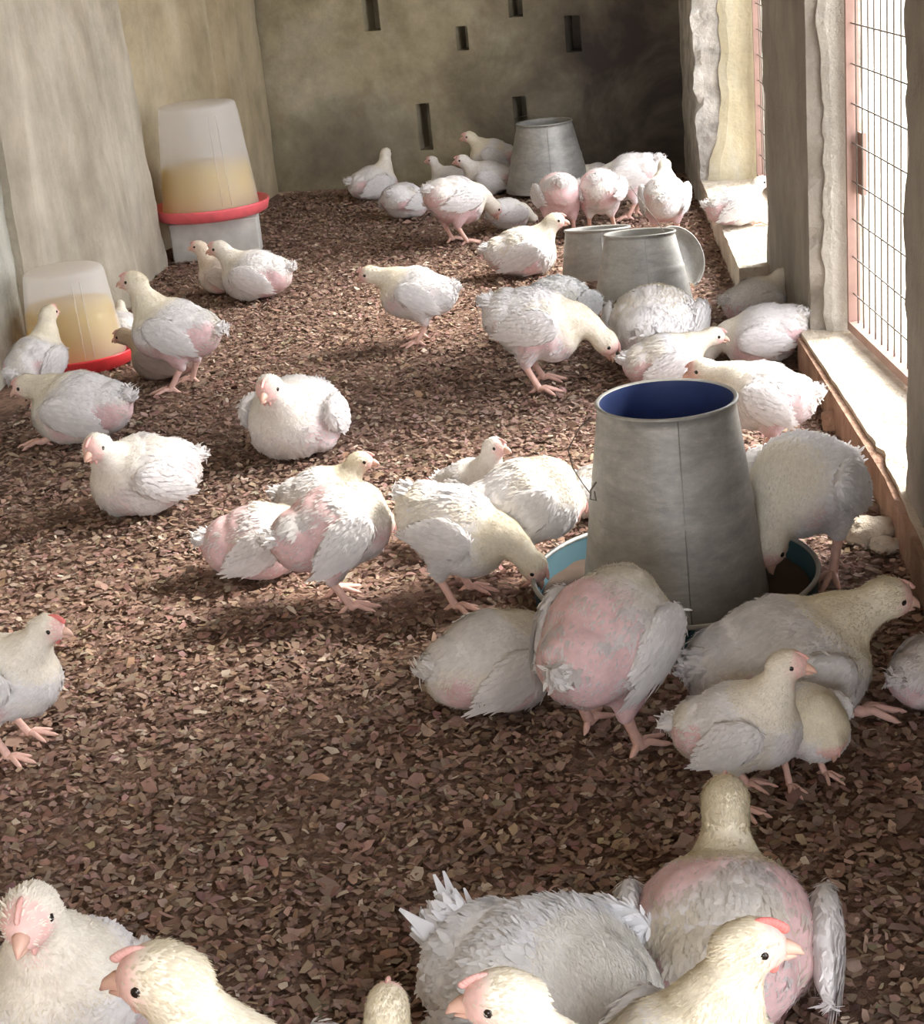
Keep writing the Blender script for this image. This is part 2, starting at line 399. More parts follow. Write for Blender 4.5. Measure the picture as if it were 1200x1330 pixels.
# mesh windows
def mesh_window(name, A, B, z0, z1, nv, hs, label):
    e = empty(name, (A[0], A[1], z0)); tag(e, label, 'window mesh')
    A = Vector((A[0], A[1])); D = Vector((B[0], B[1]))-A
    L = D.length
    e.rotation_euler = (0, 0, math.atan2(D.y, D.x))
    H = z1-z0; fr = []
    for (c, d) in (((.0, 0, H/2), (.013, .03, H)), ((L, 0, H/2), (.013, .03, H)), ((L/2, 0, .011), (L, .03, .022)), ((L/2, 0, H), (L, .03, .022))): fr.append(boxvf(c, d))
    mesh_obj('steel_frame', join(fr), M_rust, e, False)
    mesh_obj('vertical_bars', join([tube([(L*(i+.5)/nv, .004, .02), (L*(i+.5)/nv+.004*rnd.uniform(-1, 1), .004, H)], .0022, 5) for i in range(nv)]), M_wire, e)['kind'] = 'stuff'
    mesh_obj('cross_wires', join([tube([(0, -.002, z), (L*.5, -.004, z+rnd.uniform(-.004, .002)), (L, -.002, z)], .0020, 5) for z in [hs*(k+1) for k in range(int(H/hs))]]), M_wire, e)['kind'] = 'stuff'
    return e
w2 = mesh_window('mesh_window', (.605, 4.17), (.715, 3.06), .105, 2.2, 20, .094, 'rusty steel framed wire mesh window between near and middle pillars')
mesh_obj('hinge_plate', boxvf((.02, .018, .42), (.045, .012, .15)), M_rust, w2, False)
mesh_window('mesh_window', (.60, 6.55), (.66, 5.08), .105, 2.2, 30, .094, 'wire mesh window seen edge-on as a thin bright strip behind the middle pillar')

# rubble at the foot of the near pillar
def lump(name, px, py, r, label, material=M_sill, sq=.6):
    x, y = floor_at(px, py); bm = bmesh.new(); bmesh.ops.create_icosphere(bm, subdivisions=4, radius=1)
    for v in bm.verts:
        k = 1+.25*fbm(v.co+Vector((px, py, 0)), 1.3)+.06*fbm(v.co, 6)
        v.co = Vector((v.co.x*r*k, v.co.y*r*k*.85, max(v.co.z*r*k*sq, -.02)))
    me = bpy.data.meshes.new(name); bm.to_mesh(me); bm.free(); o = link(name, me, material); o.location = (x, y, .012)
    tag(o, label, 'rubble'); return o
lump('rubble_lump', 1128, 700, .052, 'pale earthy lump of rubble at the foot of the curb')
lump('rubble_lump', 1150, 716, .028, 'small lump of rubble right in front of the larger pale one')
lump('broken_tile', 1086, 560, .035, 'dark brown shard standing at the sill edge above the pale chicken', M_earth, 1.3)

# ------------------------------------------------------------------ wood shavings
def chips():
    g = np.random.default_rng(3)
    N = 150000
    x = g.uniform(-1.95, .56, N); y = 1.25+(8.0-1.25)*g.random(N)**1.25
    sz = (.0028+.0092*g.beta(1.3, 2.6, N))*np.where(g.random(N) < .03, 1.7, 1)
    sz *= np.clip(1.15-.0*y, .8, 1.2)
    asp = g.uniform(.22, .85, N); yaw = g.uniform(0, 2*pi, N); tilt = g.normal(0, .27, N); roll = g.normal(0, .25, N)
    z = g.uniform(.000, .011, N)+.006*0
    a = np.stack([np.cos(yaw)*np.cos(tilt), np.sin(yaw)*np.cos(tilt), np.sin(tilt)], 1)
    b = np.stack([-np.sin(yaw)*np.cos(roll), np.cos(yaw)*np.cos(roll), np.sin(roll)], 1)
    n = np.cross(a, b)
    lim = np.where(y > 6.16, -1.86+(y-6.2)*.225, np.where(y > 5.0, -1.70, -1.66)); lim = np.where(y > 7.28, np.maximum(lim, -1.575), lim)
    x = np.where(x < lim, lim+.01+g.random(N)*1.9, x); yb = 7.98-.203*(x+2.2); y = np.where(y > yb-.02, yb-.02-g.random(N)*.6, y)
    P = np.stack([x, y, z], 1); s = sz[:, None]; w = (sz*asp)[:, None]; cu = (sz*g.uniform(-.35, .35, N))[:, None]
    j = lambda: g.uniform(.6, 1.15, (N, 1))
    V = np.stack([P-a*s*j()-b*w*j(), P-a*s*j()+b*w*j(), P+n*cu+b*w*1.1*j(), P+n*cu-b*w*1.1*j(), P+a*s*j()-b*w*.7*j(), P+a*s*j()+b*w*.7*j()], 1).reshape(-1, 3)
    base = (np.arange(N)*6)[:, None]
    F = np.concatenate([base+np.array([0, 3, 2, 1]), base+np.array([3, 4, 5, 2])], 1).reshape(-1, 4)
    me = bpy.data.meshes.new('wood_shavings'); me.vertices.add(len(V)); me.vertices.foreach_set('co', V.ravel())
    me.loops.add(F.size); me.loops.foreach_set('vertex_index', F.ravel().astype(np.int32))
    me.polygons.add(len(F)); me.polygons.foreach_set('loop_start', (np.arange(len(F))*4).astype(np.int32)); me.update(calc_edges=True)
    t = g.beta(1.5, 3.4, N); c0 = np.array([.21, .125, .095]); c1 = np.array([.58, .43, .335])
    col = c0+(c1-c0)*t[:, None]; col *= (1+g.normal(0, .06, (N, 3)))
    col = np.where((g.random(N) < .03)[:, None], np.array([.62, .52, .42]), col)
    rgba = np.ones((N, 6, 4)); rgba[:, :, :3] = np.clip(col, .02, 1)[:, None, :]
    at = me.color_attributes.new('Col', 'FLOAT_COLOR', 'POINT'); at.data.foreach_set('color', rgba.ravel())
    o = link('wood_shavings', me, M_chip, smooth=False)
    tag(o, 'brown wood shaving litter spread over the whole floor', 'litter', kind='stuff')
chips()

# ------------------------------------------------------------------ feeders and drinkers
def feeder(px, py, label, rb=.165, rt=.117, H=.375, pan=.25, pan_mat=None, wire=None, tiltx=0, rz=0, lining=None):
    x, y = floor_at(px, py); e = empty('metal_feeder', (x, y, .004), rz); tag(e, label, 'poultry feeder', 'galvanised hopper feeders')
    e.rotation_euler = (R(tiltx), 0, rz)
    th = .003; z0 = .022
    outer = [(rb, z0), (rb-.001, z0+.004)]+[(rb+(rt-rb)*t, z0+(H-z0)*t) for t in [i/16 for i in range(1, 16)]]
    # a pressed seam half way up
    prof = []
    for i in range(25):
        t = i/24; r = rb+(rt-rb)*t; z = z0+(H-z0)*t
        if abs(t-.5) < .03: r += .0025
        prof.append((r, z))
    prof += [(rt+.004, H), (rt+.005, H+.004), (rt+.002, H+.007), (rt-th, H+.004)]
    mesh_obj('hopper', lathe(prof, 72, .012, px), M_galv, e)
    mesh_obj('hopper_lining', lathe([(rt-th, H+.004), (rt-th-.001, H-.01)]+[(rb+(rt-rb)*(1-t)-.006, H-(H-z0)*t) for t in (.2, .4, .6, .8, 1)], 72, .012, px), lining or M_galv, e)
    mesh_obj('seam', tube([((rb+.001)*cos(-1.45), (rb+.001)*sin(-1.45), z0), ((rt+.001)*cos(-1.45), (rt+.001)*sin(-1.45), H)]  , .0009, 6), M_galv, e)
    pm = pan_mat or M_galv
    if pan:
        mesh_obj('pan', lathe([(.0001, .003), (pan-.03, .003), (pan-.006, .02), (pan-.003, .062), (pan+.001, .064), (pan+.001, .058), (pan-.002, .016), (pan-.028, -.001), (.0001, -.001)], 72), pm, e)
        mesh_obj('pan_rim', tube([(pan*cos(a), pan*sin(a), .064) for a in [2*pi*i/64 for i in range(64)]], .0045, 8, True), M_galv, e)
        f = mesh_obj('poultry_feed', ([(r*cos(a), r*sin(a), .016+.006*rnd.random()+.004*(r > pan-.06)) for r in (rb-.01, (rb+pan)/2-.02, (rb+pan)/2, pan-.028, pan-.012) for a in [2*pi*i/90 for i in range(90)]],
             [(k*90+j, k*90+(j+1) % 90, (k+1)*90+(j+1) % 90, (k+1)*90+j) for k in range(4) for j in range(90)]), M_feed, None)
        f.location = (x, y, .006); tag(f, 'brown feed mash lying in the pan of the '+label.split(' feeder')[0]+' feeder', 'feed', kind='stuff')
    if wire:
        mesh_obj('wire_bail', tube(wire, .0011, 6), M_wire, e)
    return e
f1 = feeder(878, 786, 'large near grey metal feeder with blue inside and teal pan', pan=.25, pan_mat=M_teal, H=.375, lining=M_blue,
       wire=[(-.136, -.05, .232), (-.150, -.05, .255), (-.165, -.04, .28), (-.172, 0, .30), (-.150, .03, .33), (-.128, .04, .345)])
mesh_obj('wire_hook', tube([(-.126, -.07, .262), (-.136, -.075, .25), (-.138, -.078, .235), (-.128, -.074, .23), (-.130, -.07, .246)], .0016, 6), M_wire, f1)
feeder(713, 252, 'shiny tapered metal feeder standing among the far chickens near the back wall', rb=.185, rt=.118, H=.30, pan=0,
       wire=[(-.118, 0, .295), (-.125, -.02, .33), (-.05, -.03, .345), (.03, -.02, .325), (.10, 0, .312), (.118, 0, .30)])
feeder(836, 402, 'pale grey metal feeder in mid floor behind the cream chicken', rb=.150, rt=.105, H=.225, pan=.0, tiltx=-5,
       wire=[(-.02, -.02, .37), (.0, -.06, .34), (.05, -.085, .27), (.07, -.08, .235), (.074, -.082, .222)])
t2 = feeder(780, 370, 'dull grey metal feeder half hidden behind the pale mid floor one', rb=.125, rt=.105, H=.175, pan=0, tiltx=-7, rz=0)
pn = mesh_obj('feeder_pan', lathe([(.0001, .003), (.10, .003), (.135, .02), (.14, .05), (.143, .05), (.138, .016), (.105, 0), (.0001, 0)], 48), M_galv)
x, y = floor_at(872, 372); pn.location = (x, y, .08); pn.rotation_euler = (R(70), 0, R(35)); pn.scale = (.75, .75, .75)
tag(pn, 'light grey loose feeder pan leaning right of the mid floor feeder', 'feeder pan')

def drinker(x, y, z, r, rt, H, fill, tray, label, red):
    e = empty('bell_drinker', (x, y, z)); tag(e, label, 'poultry drinker', 'white plastic bell drinkers')
    zb = .02
    prof = [(r*1.0+(rt-r)*t, zb+(H-zb)*t) for t in [i/12 for i in range(13)]]
    # slight shoulder step low down, rounded top edge
    prof[-1] = (rt, H-.012); prof += [(rt-.004, H-.005), (rt-.014, H), (rt*.5, H+.003), (.0005, H+.003)]
    mesh_obj('jar', lathe(prof, 64), M_jar, e)
    wl = zb+(H-zb)*fill; rw = r+(rt-r)*fill
    mesh_obj('water', lathe([(.0005, zb), (r-.006, zb+.002), (rw-.006, wl), (.0005, wl)], 48), M_water, e)
    mesh_obj('tray', lathe([(.0005, .0), (tray-.03, .0), (tray-.012, .008), (tray, .034), (tray+.004, .036), (tray+.005, .031), (tray+.005, .028), (tray-.004, -.004), (tray-.02, -.012), (.0005, -.012)], 64), red, e)
    for a in (-1.1, -.9): mesh_obj('jar_rib', tube([((r+(rt-r)*t+.001)*cos(a), (r+(rt-r)*t+.001)*sin(a), zb+(H-zb)*t) for t in (.05, .4, .9)], .0015, 5), M_jar, e)
    return e
dx, dy = floor_at(283, 331)
bx = mesh_obj('concrete_block', join([boxvf((0, 0, .075), (.34, .16, .15)), boxvf((.0, 0, .155), (.31, .14, .012))]), M_block); bx.location = (dx+.01, dy-.02, 0); bx.rotation_euler = (0, 0, R(8))
bv = bx.modifiers.new('soft', 'BEVEL'); bv.width = .006; bv.segments = 2
tag(bx, 'whitewashed concrete block carrying the far drinker by the left wall', 'block')
drinker(dx, dy, .173, .188, .148, .415, .42, .225, 'tall white bell drinker with yellow water on a block by left wall', M_redpale)
nx_, ny_ = floor_at(103, 474)
drinker(nx_, ny_, .014, .148, .118, .285, .60, .178, 'shorter white bell drinker with red tray on the floor at left', M_redp)

# ------------------------------------------------------------------ chickens
def ico(sub):
    bm = bmesh.new(); bmesh.ops.create_icosphere(bm, subdivisions=sub, radius=1)
    v = np.array([q.co[:] for q in bm.verts]); f = np.array([[w.index for w in q.verts] for q in bm.faces]); bm.free(); return v, f
IV, IF = ico(3); IV2, IF2 = ico(2)
def rotm(rx=0, ry=0, rz=0):
    return np.array((Matrix.Rotation(rz, 3, 'Z') @ Matrix.Rotation(ry, 3, 'Y') @ Matrix.Rotation(rx, 3, 'X')))
def ell(c, r, ry=0, rz=0, rx=0, lo=False):
    V, F = (IV2, IF2) if lo else (IV, IF)
    return (V*np.array(r)) @ rotm(rx, ry, rz).T + np.array(c), F
def chain(pts, rads, step=.35):
    out = []
    for i in range(len(pts)-1):
        a, b = np.array(pts[i]), np.array(pts[i+1]); L = np.linalg.norm(b-a); k = max(2, int(L/(min(rads[i], rads[i+1])*step)))
        for j in range(k+1):
            t = j/k; r = rads[i]*(1-t)+rads[i+1]*t
            out.append(ell(a*(1-t)+b*t, (r, r, r), lo=True))
    return out
def npjoin(parts):
    V, F, o = [], [], 0
    for v, f in parts: V.append(v); F.append(np.array(f)+o); o += len(v)
    return np.concatenate(V), np.concatenate(F)
def bez(P, n):
    P = [np.array(p, float) for p in P]; out = []
    for i in range(n):
        t = i/(n-1); q = list(P)
        while len(q) > 1: q = [q[k]*(1-t)+q[k+1]*t for k in range(len(q)-1)]
        out.append(q[0])
    return out
def cards(P, D, Nn, L, Wd, lift, curl):
    """leaf shaped feather cards"""
    D = D-Nn*np.sum(D*Nn, 1)[:, None]; D /= np.linalg.norm(D, axis=1)[:, None]+1e-9
    B = np.cross(Nn, D); L = L[:, None]; w = Wd[:, None]; li = lift[:, None]; cu = curl[:, None]
    e = D*np.cos(li)+Nn*np.sin(li)
    mid = P+e*L*.55+Nn*.0; tip = P+e*L+Nn*(-cu*L)
    V = np.stack([P-B*w*.25, P+B*w*.25, mid+B*w*.5, mid-B*w*.5, tip+B*w*.12, tip-B*w*.12], 1).reshape(-1, 3)
    base = (np.arange(len(P))*6)[:, None]
    F = np.concatenate([base+np.array([0, 1, 2, 3]), base+np.array([3, 2, 4, 5])], 1).reshape(-1, 4)
    return V, F
def np_mesh(name, V, F4, col):
    me = bpy.data.meshes.new(name); me.vertices.add(len(V)); me.vertices.foreach_set('co', np.ascontiguousarray(V, dtype=np.float32).ravel())
    sets = F4 if isinstance(F4, tuple) else (F4,); sets = [np.asarray(q_) for q_ in sets]
    idx_ = np.concatenate([q_.ravel() for q_ in sets]).astype(np.int32)
    tot = np.concatenate([np.full(len(q_), q_.shape[1]) for q_ in sets]); st = np.concatenate([[0], np.cumsum(tot)[:-1]]).astype(np.int32)
    me.loops.add(len(idx_)); me.loops.foreach_set('vertex_index', idx_)
    me.polygons.add(len(st)); me.polygons.foreach_set('loop_start', st); me.update(calc_edges=True)
    rgba = np.ones((len(V), 4)); rgba[:, :3] = np.clip(col, 0, 1)
    at = me.color_attributes.new('Col', 'FLOAT_COLOR', 'POINT'); at.data.foreach_set('color', rgba.ravel())
    return me
def remeshed(V, F, vox, smooth_it):
    me = bpy.data.meshes.new('tmp'); me.from_pydata(V.tolist(), [], F.tolist()); o = bpy.data.objects.new('tmp', me); C.objects.link(o)
    r = o.modifiers.new('r', 'REMESH'); r.mode = 'VOXEL'; r.voxel_size = vox
    s = o.modifiers.new('s', 'SMOOTH'); s.factor = .6; s.iterations = smooth_it
    dg = bpy.context.evaluated_depsgraph_get(); ev = o.evaluated_get(dg); m2 = ev.to_mesh()
    v = np.empty(len(m2.vertices)*3); m2.vertices.foreach_get('co', v); v = v.reshape(-1, 3)
    nv = np.empty(len(m2.vertices)*3); m2.vertices.foreach_get('normal', nv); nv = nv.reshape(-1, 3)
    q = np.empty(len(m2.loops), dtype=np.int32); m2.loops.foreach_get('vertex_index', q)
    lt = np.empty(len(m2.polygons), dtype=np.int32); m2.polygons.foreach_get('loop_total', lt)
    ev.to_mesh_clear(); bpy.data.objects.remove(o); bpy.data.meshes.remove(me)
    if (lt == 4).all(): q = q.reshape(-1, 4)
    else:
        faces = []; i = 0
        for k in lt:
            a = q[i:i+k]; i += k
            faces.append([a[0], a[1], a[2], a[3] if k > 3 else a[2]])
        q = np.array(faces)
    return v, nv, q
def vnoise(P, s, seed):
    return np.array([noise.noise(Vector((p[0]*s+seed*3.1, p[1]*s+seed*1.7, p[2]*s))) for p in P])

WHITE = np.array([.88, .865, .865]); CREAM = np.array([.87, .81, .66]); PINK = np.array([.74, .52, .53]); FACE = np.array([.84, .52, .49])
LEG = np.array([.84, .55, .47])
GROUP = 'young white broiler chickens'
def chicken(label, x, y, hd, sit=0, s=1.0, pose='up', turn=0, pink=.4, yellow=.6, comb=0, seed=1, lod=1.0, tail=.5, wing=0.0,
            step=0.0, z=None, lean=0, mark=(1, 1, 1), toes=False, spread=0.0, tl=1.0, nk=1.0):
    """hd: heading in the room, degrees (0 = +X, 90 = down the room). pose: up, mid, fwd, down, tuck. turn: head turned to its left (deg)"""
    g = np.random.default_rng(seed)
    root = empty('chicken', (x, y, .004 if z is None else z), R(hd), s); tag(root, label, 'chicken', GROUP)
    dz = -.085*sit                                       # body sinks when sitting
    bp = R(-14+lean) if not sit else R(-6+lean)           # pitch (negative lifts the breast)
    if pose == 'down': bp = R(14+lean)
    ca, sa = cos(bp), sin(bp)
    def L(p):                                            # body frame -> bird frame
        x_, y_, z_ = p; return np.array((x_*ca+z_*sa, y_, -x_*sa+z_*ca+.163+dz))
    wd = 1.0+.14*sit
    parts = [ell(L((0, 0, 0)), (.103, .090*wd, .087), bp), ell(L((.042, 0, -.012)), (.074, .077*wd, .077), bp),
             ell(L((-.064, 0, .006)), (.066, .068*wd, .066), bp), ell(L((-.100, 0, .024)), (.034, .030, .024), bp),
             ell(L((-.015, 0, -.03)), (.075, .068*wd, .055), bp)]
    nb = L((.064, 0, .030))
    tr = R(turn)
    def T(dx_, dz_):                                     # around the neck base, turned
        return nb+np.array((dx_*cos(tr), dx_*sin(tr), dz_))
    N = {'up': [(.020, .035), (.022, .065), (.036, .088)], 'mid': [(.025, .020), (.035, .042), (.052, .056)], 'fwd': [(.032, .008), (.055, .018), (.084, .024)],
         'down': [(.040, -.002), (.068, -.030), (.090, -.068)], 'tuck': [(.012, .015), (.015, .03), (.032, .038)], 'rest': [(.015, .012), (.035, .02), (.058, .018)],
         'hide': [(.02, .0), (.03, -.02), (.035, -.05)],
         'peck': [(.030, -.015), (.048, -.060), (.050, -.112)]}[pose]
    head = T(*N[2]); neck = bez([nb-np.array((.02, 0, .02)), T(*N[0]), T(*N[1]), head], 9)
    hp = {'up': 0, 'mid': 5, 'fwd': 12, 'down': 62, 'tuck': 8, 'rest': 15, 'hide': 70, 'peck': 80}[pose]
    nrad = [.064, .058, .050, .042, .036, .032, .0295, .028, .0275]; nrad = [r_*(nk+(1-nk)*(1 if i_ < 1 or i_ > 6 else 0)) for i_, r_ in enumerate(nrad)]
    for i in range(8): parts += chain([neck[i], neck[i+1]], [nrad[i]*(1 if i else 1), nrad[i+1]], .5)
    ht = tr; hq = R(hp)
    HM = rotm(0, hq, ht)
    def H_(p): return head + HM @ np.array(p)
    parts += [ell(H_((.006, 0, .004)), (.036, .0275, .0305), hq, ht), ell(H_((.025, 0, -.004)), (.018, .016, .016), hq, ht), ell(H_((-.008, 0, .0)), (.029, .027, .028), hq, ht)]
    # thighs
    hocks = []
    for sd in (-1, 1):
        st = step*sd
        if not sit:
            hip = np.array((-.012+st*.3, sd*.042, .125)); hock = np.array((-.028+st*.6, sd*.044, .070))
            parts += chain([hip, hock], [.040, .0145], .35); hocks.append((hock, sd, st))
        else:
            parts.append(ell((.01, sd*.062, .045), (.062, .034, .040)))
            hocks.append((np.array((.035, sd*.045, .022)), sd, 0))
    V, F = npjoin(parts)
    lo = V[:, 2].min()
    if sit: V[:, 2] = np.maximum(V[:, 2], .006)
    vox = .0055 if lod >= 1 else .008
    v, nv, q = remeshed(V, F, vox, 7)
    # tone of every point: down on head and neck, skin patches, white body
    npts = np.array(neck[2:]); nr = np.array(nrad[2:])
    def classify(P, Nr):
        d = np.min(np.linalg.norm(P[:, None, :]-npts[None], axis=2)/nr[None]/1.25, axis=1)
        hd_ = np.linalg.norm(P-head, axis=1)
        wn_ = np.clip((1.35-d)/.45, 0, 1); wn_ = np.maximum(wn_, np.clip((.046-hd_)/.008, 0, 1))
        hl = (P-head) @ HM
        face = np.clip((hl[:, 0]-.010)/.014, 0, 1)*np.clip((hd_ < .05)*1.0, 0, 1)
        face = np.maximum(face, np.clip(1-np.linalg.norm((hl-np.array((.016, 0, 0)))[:, [0, 2]], axis=1)/.017, 0, 1)*(hd_ < .05)*.7)
        n1 = vnoise(P, 11, seed); 
        loc = P-np.array((0, 0, .168+dz))
        side = np.clip(np.abs(Nr[:, 1])*1.2, 0, 1)
        pk = n1*.9 + .9*pink-.42 + .30*side*(loc[:, 2] < .02) + .28*np.clip(-loc[:, 0]/.1, 0, 1)*(loc[:, 2] < .025) - (.70-.55*pink)*np.clip(loc[:, 2]/.05, 0, 1) - .15*np.clip(loc[:, 0]/.06, 0, 1)
        pk = np.clip(pk*2.2, 0, 1)*(1-wn_)
        front = np.clip((P[:, 0]-nb[0]+.0)/.03, 0, 1)*(1-wn_)
        return wn_, face, pk, front
    wn_, face, pk, fr_ = classify(v, nv)
    cream = CREAM*yellow+WHITE*(1-yellow)
    def colour(wn_, face, pk, fluff):
        c = np.repeat(WHITE[None]*.97, len(wn_), 0)
        c = c*(1-pk[:, None])+(PINK if not fluff else PINK*.35+WHITE*.65)*pk[:, None]
        c = c*(1-wn_[:, None])+cream*wn_[:, None]
        fc = face*(1.0 if not fluff else .5)*.85
        c = c*(1-fc[:, None])+FACE*fc[:, None]
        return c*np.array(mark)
    col = colour(wn_, face, pk, False)
    # ruffle the body surface a little
    rf = vnoise(v, 38, seed+5)*.0035*(1-face)*(1-.5*wn_)
    v = v+nv*rf[:, None]
    bodyV, bodyF, bodyC = [v], [q], [col]; off = len(v)
    # shanks and toes
    def addtube(path, rad, n=7):
        nonlocal off
        tv, tf = tube([tuple(p) for p in path], rad, n, caps=False); tv = np.array(tv)
        bodyV.append(tv); bodyF.append(np.array(tf)+off); bodyC.append(np.repeat((LEG*np.array(mark))[None], len(tv), 0)); off += len(tv)
    for hock, sd, st in hocks:
        if sit and not toes: continue
        if not sit:
            ft = np.array((.004+st, sd*.050, .011)); addtube([hock+np.array((0, 0, .018)), hock, (hock+ft)/2, ft], [.013, .0095, .0078, .0085])
        else:
            ft = np.array((.090, sd*.050, .009)); addtube([hock, (hock+ft)/2+np.array((0, 0, .004)), ft], [.010, .008, .0085])
        for ai, a in enumerate((-30, 2, 34, 178)):
            Lt = (.042, .052, .042, .020)[ai]; a = R(a+sd*8+g.uniform(-5, 5)); d = np.array((cos(a), sin(a), 0))
            addtube([ft, ft+d*Lt*.35+np.array((0, 0, .004)), ft+d*Lt*.75+np.array((0, 0, -.003)), ft+d*Lt+np.array((0, 0, -.0065)), ft+d*(Lt+.008)+np.array((0, 0, -.009))], [.0075, .0062, .0052, .0042, .0010], 6)
    BV, BF, BC = np.concatenate(bodyV), np.concatenate(bodyF), np.concatenate(bodyC)
    link('body', np_mesh('body', BV, BF, BC), M_skin, root)
    # plumage
    tri_a = v[q[:, 0]]; c1 = v[q[:, 1]]-tri_a; c2 = v[q[:, 3]]-tri_a; area = np.linalg.norm(np.cross(c1, c2), axis=1)
    n_body = int(5200*lod); n_neck = int(6500*lod)
    pr = area/area.sum()
    idx = g.choice(len(q), n_body*2, p=pr); uu, ww = g.random(len(idx)), g.random(len(idx))
    P = v[q[idx, 0]]+c1[idx]*uu[:, None]+c2[idx]*ww[:, None]; Nr = nv[q[idx, 0]]
    w_, f_, p_, _ = wn_[q[idx, 0]], face[q[idx, 0]], pk[q[idx, 0]], 0
    keep = (w_ < .35) & (g.random(len(idx)) > p_*.80) & (P[:, 2] > .03*(1-sit)+.008)
    if not sit: keep &= ~((P[:, 2] < .085))
    P, Nr, p_ = P[keep][:n_body], Nr[keep][:n_body], p_[keep][:n_body]
    D = np.tile(np.array((-1.0, 0, -.35)), (len(P), 1))+g.normal(0, .28, (len(P), 3))
    big = (vnoise(P, 16, seed+3) > .12)*1.0; Ln = g.uniform(.009, .017, len(P))*(1+.55*big)*(1-.25*p_); Wd = g.uniform(.0028, .0052, len(P))*(1+.9*big)*(1-.5*p_)
    V1, F1 = cards(P-Nr*.001, D, Nr, Ln, Wd, g.uniform(.05, .36, len(P))*(1-.3*big), g.uniform(.0, .25, len(P)))
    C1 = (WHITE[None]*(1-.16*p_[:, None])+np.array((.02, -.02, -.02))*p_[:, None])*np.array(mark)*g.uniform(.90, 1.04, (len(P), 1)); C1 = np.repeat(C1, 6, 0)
    # yellow-stained feather tips on some areas
    st_ = np.clip(vnoise(P, 9, seed+20)*2.2-.15, 0, .55)*yellow; st6 = np.repeat(st_, 6)[:, None]; C1 = C1*(1-st6)+C1*np.array((1.0, .92, .70))*st6
    pn_ = area*np.clip(wn_[q[:, 0]]*1.0, 0, 1)*(1-face[q[:, 0]]*.85); pn_ = pn_/pn_.sum()
    idx = g.choice(len(q), n_neck, p=pn_); uu, ww = g.random(len(idx)), g.random(len(idx))
    P = v[q[idx, 0]]+c1[idx]*uu[:, None]+c2[idx]*ww[:, None]; Nr = nv[q[idx, 0]]
    back = -np.array(head-neck[4]); back /= np.linalg.norm(back)+1e-9; hb = -(HM[:, 0])
    onh = (np.linalg.norm(P-head, axis=1) < .04)[:, None]
    D = np.where(onh, hb[None]+back[None]*.4, back[None])+g.normal(0, .25, (len(P), 3))
    V2, F2 = cards(P-Nr*.001, D, Nr, g.uniform(.005, .010, len(P)), g.uniform(.0011, .0024, len(P)), g.uniform(.05, .45, len(P)), g.uniform(0, .2, len(P)))
    C2 = np.repeat((cream[None]*g.uniform(.93, 1.08, (len(P), 1)))*np.array(mark), 6, 0)
    FV = np.concatenate([V1, V2]); FF = np.concatenate([F1, F2+len(V1)]); FC = np.concatenate([C1, C2])
    link('plumage', np_mesh('plumage', FV, FF, FC), M_feather, root, False)
    # wings
    for sd in (-1, 1):
        wy = sd*(.079*wd+.003+spread); drop = wing
        wc = L((-.004, 0, .008-.012*drop)); wc[1] = wy
        wr = R(14+16*drop)*1.0
        WM = rotm(R(8)*sd*0, -bp*0+0, 0) @ rotm(0, bp-R(10)-R(12)*drop, sd*R(9 if not spread else 0))
        base, bf = ell((0, 0, 0), (.066, .019, .043))
        base = base.copy(); tp_ = np.clip(-base[:, 0]/.066, 0, 1); base[:, 2] = base[:, 2]*(1-.38*tp_)-.004*tp_; base[:, 0] *= 1+.18*tp_; base[:, 1] *= 1-.25*tp_
        base[:, 1] += vnoise(base, 45, seed+9)*.003; bloc = base.copy()
        base = base @ WM.T+wc
        W1 = []; gcols = []
        # rows of feathers laid over each other from the shoulder to the tip
        Pn, Dn, Nn_, Ll, Ww, Li = [], [], [], [], [], []
        for row, (z0_, x0_, x1_, ln, wdt, nf) in enumerate(((-.036, .012, -.050, .050, .0095, 13), (-.028, .030, -.062, .042, .0095, 15), (-.018, .042, -.066, .034, .009, 17), (-.008, .050, -.066, .026, .0085, 18), (.003, .054, -.062, .021, .008, 19), (.014, .054, -.056, .018, .0075, 18), (.025, .046, -.046, .016, .007, 16), (.034, .032, -.032, .014, .0065, 12))):
            for k in range(nf):
                t = (k+g.uniform(-.2, .2))/(nf-1); xx = x0_+(x1_-x0_)*t; zz = z0_+g.normal(0, .0015)+.006*sin(pi*t)
                yy = sqrt(max(0.03, 1-(xx/.074)**2-(zz/.043)**2))*.019+.0012; zz *= 1-.30*max(0, -xx/.066)
                Pn.append(WM @ np.array((xx, sd*yy, zz))+wc)
                dd = np.array((-1.0, -sd*.10, -.28+.25*t+g.normal(0, .05))); Dn.append(WM @ dd)
                n0 = np.array((xx/.07**2*.012, sd*1.0, zz/.043**2*.020)); n0 /= np.linalg.norm(n0); Nn_.append(WM @ n0)
                Ll.append(ln*.84*g.uniform(.85, 1.15)*(1+.3*t*(row < 2))); Ww.append(wdt*g.uniform(.85, 1.1)); Li.append(g.uniform(.0, .10))
        nf_ = int(420*min(lod, 1.5)); gi = g.choice(len(bloc), nf_); nl = bloc[gi]/np.array((.066**2, .019**2, .043**2)); nl /= np.linalg.norm(nl, axis=1)[:, None]
        dj = np.tile(np.array((-1.0, 0, -.25)), (nf_, 1))+g.normal(0, .25, (nf_, 3)); pj = bloc[gi]+g.normal(0, .0025, (nf_, 3))*(1-np.abs(nl))
        Pn += list(pj @ WM.T+wc); Dn += list(dj @ WM.T); Nn_ += list(nl @ WM.T); Ll += list(g.uniform(.009, .018, nf_)); Ww += list(g.uniform(.0028, .0055, nf_)); Li += list(g.uniform(.0, .3, nf_))
        V3, F3 = cards(np.array(Pn), np.array(Dn), np.array(Nn_), np.array(Ll), np.array(Ww), np.array(Li), np.full(len(Ll), .05))
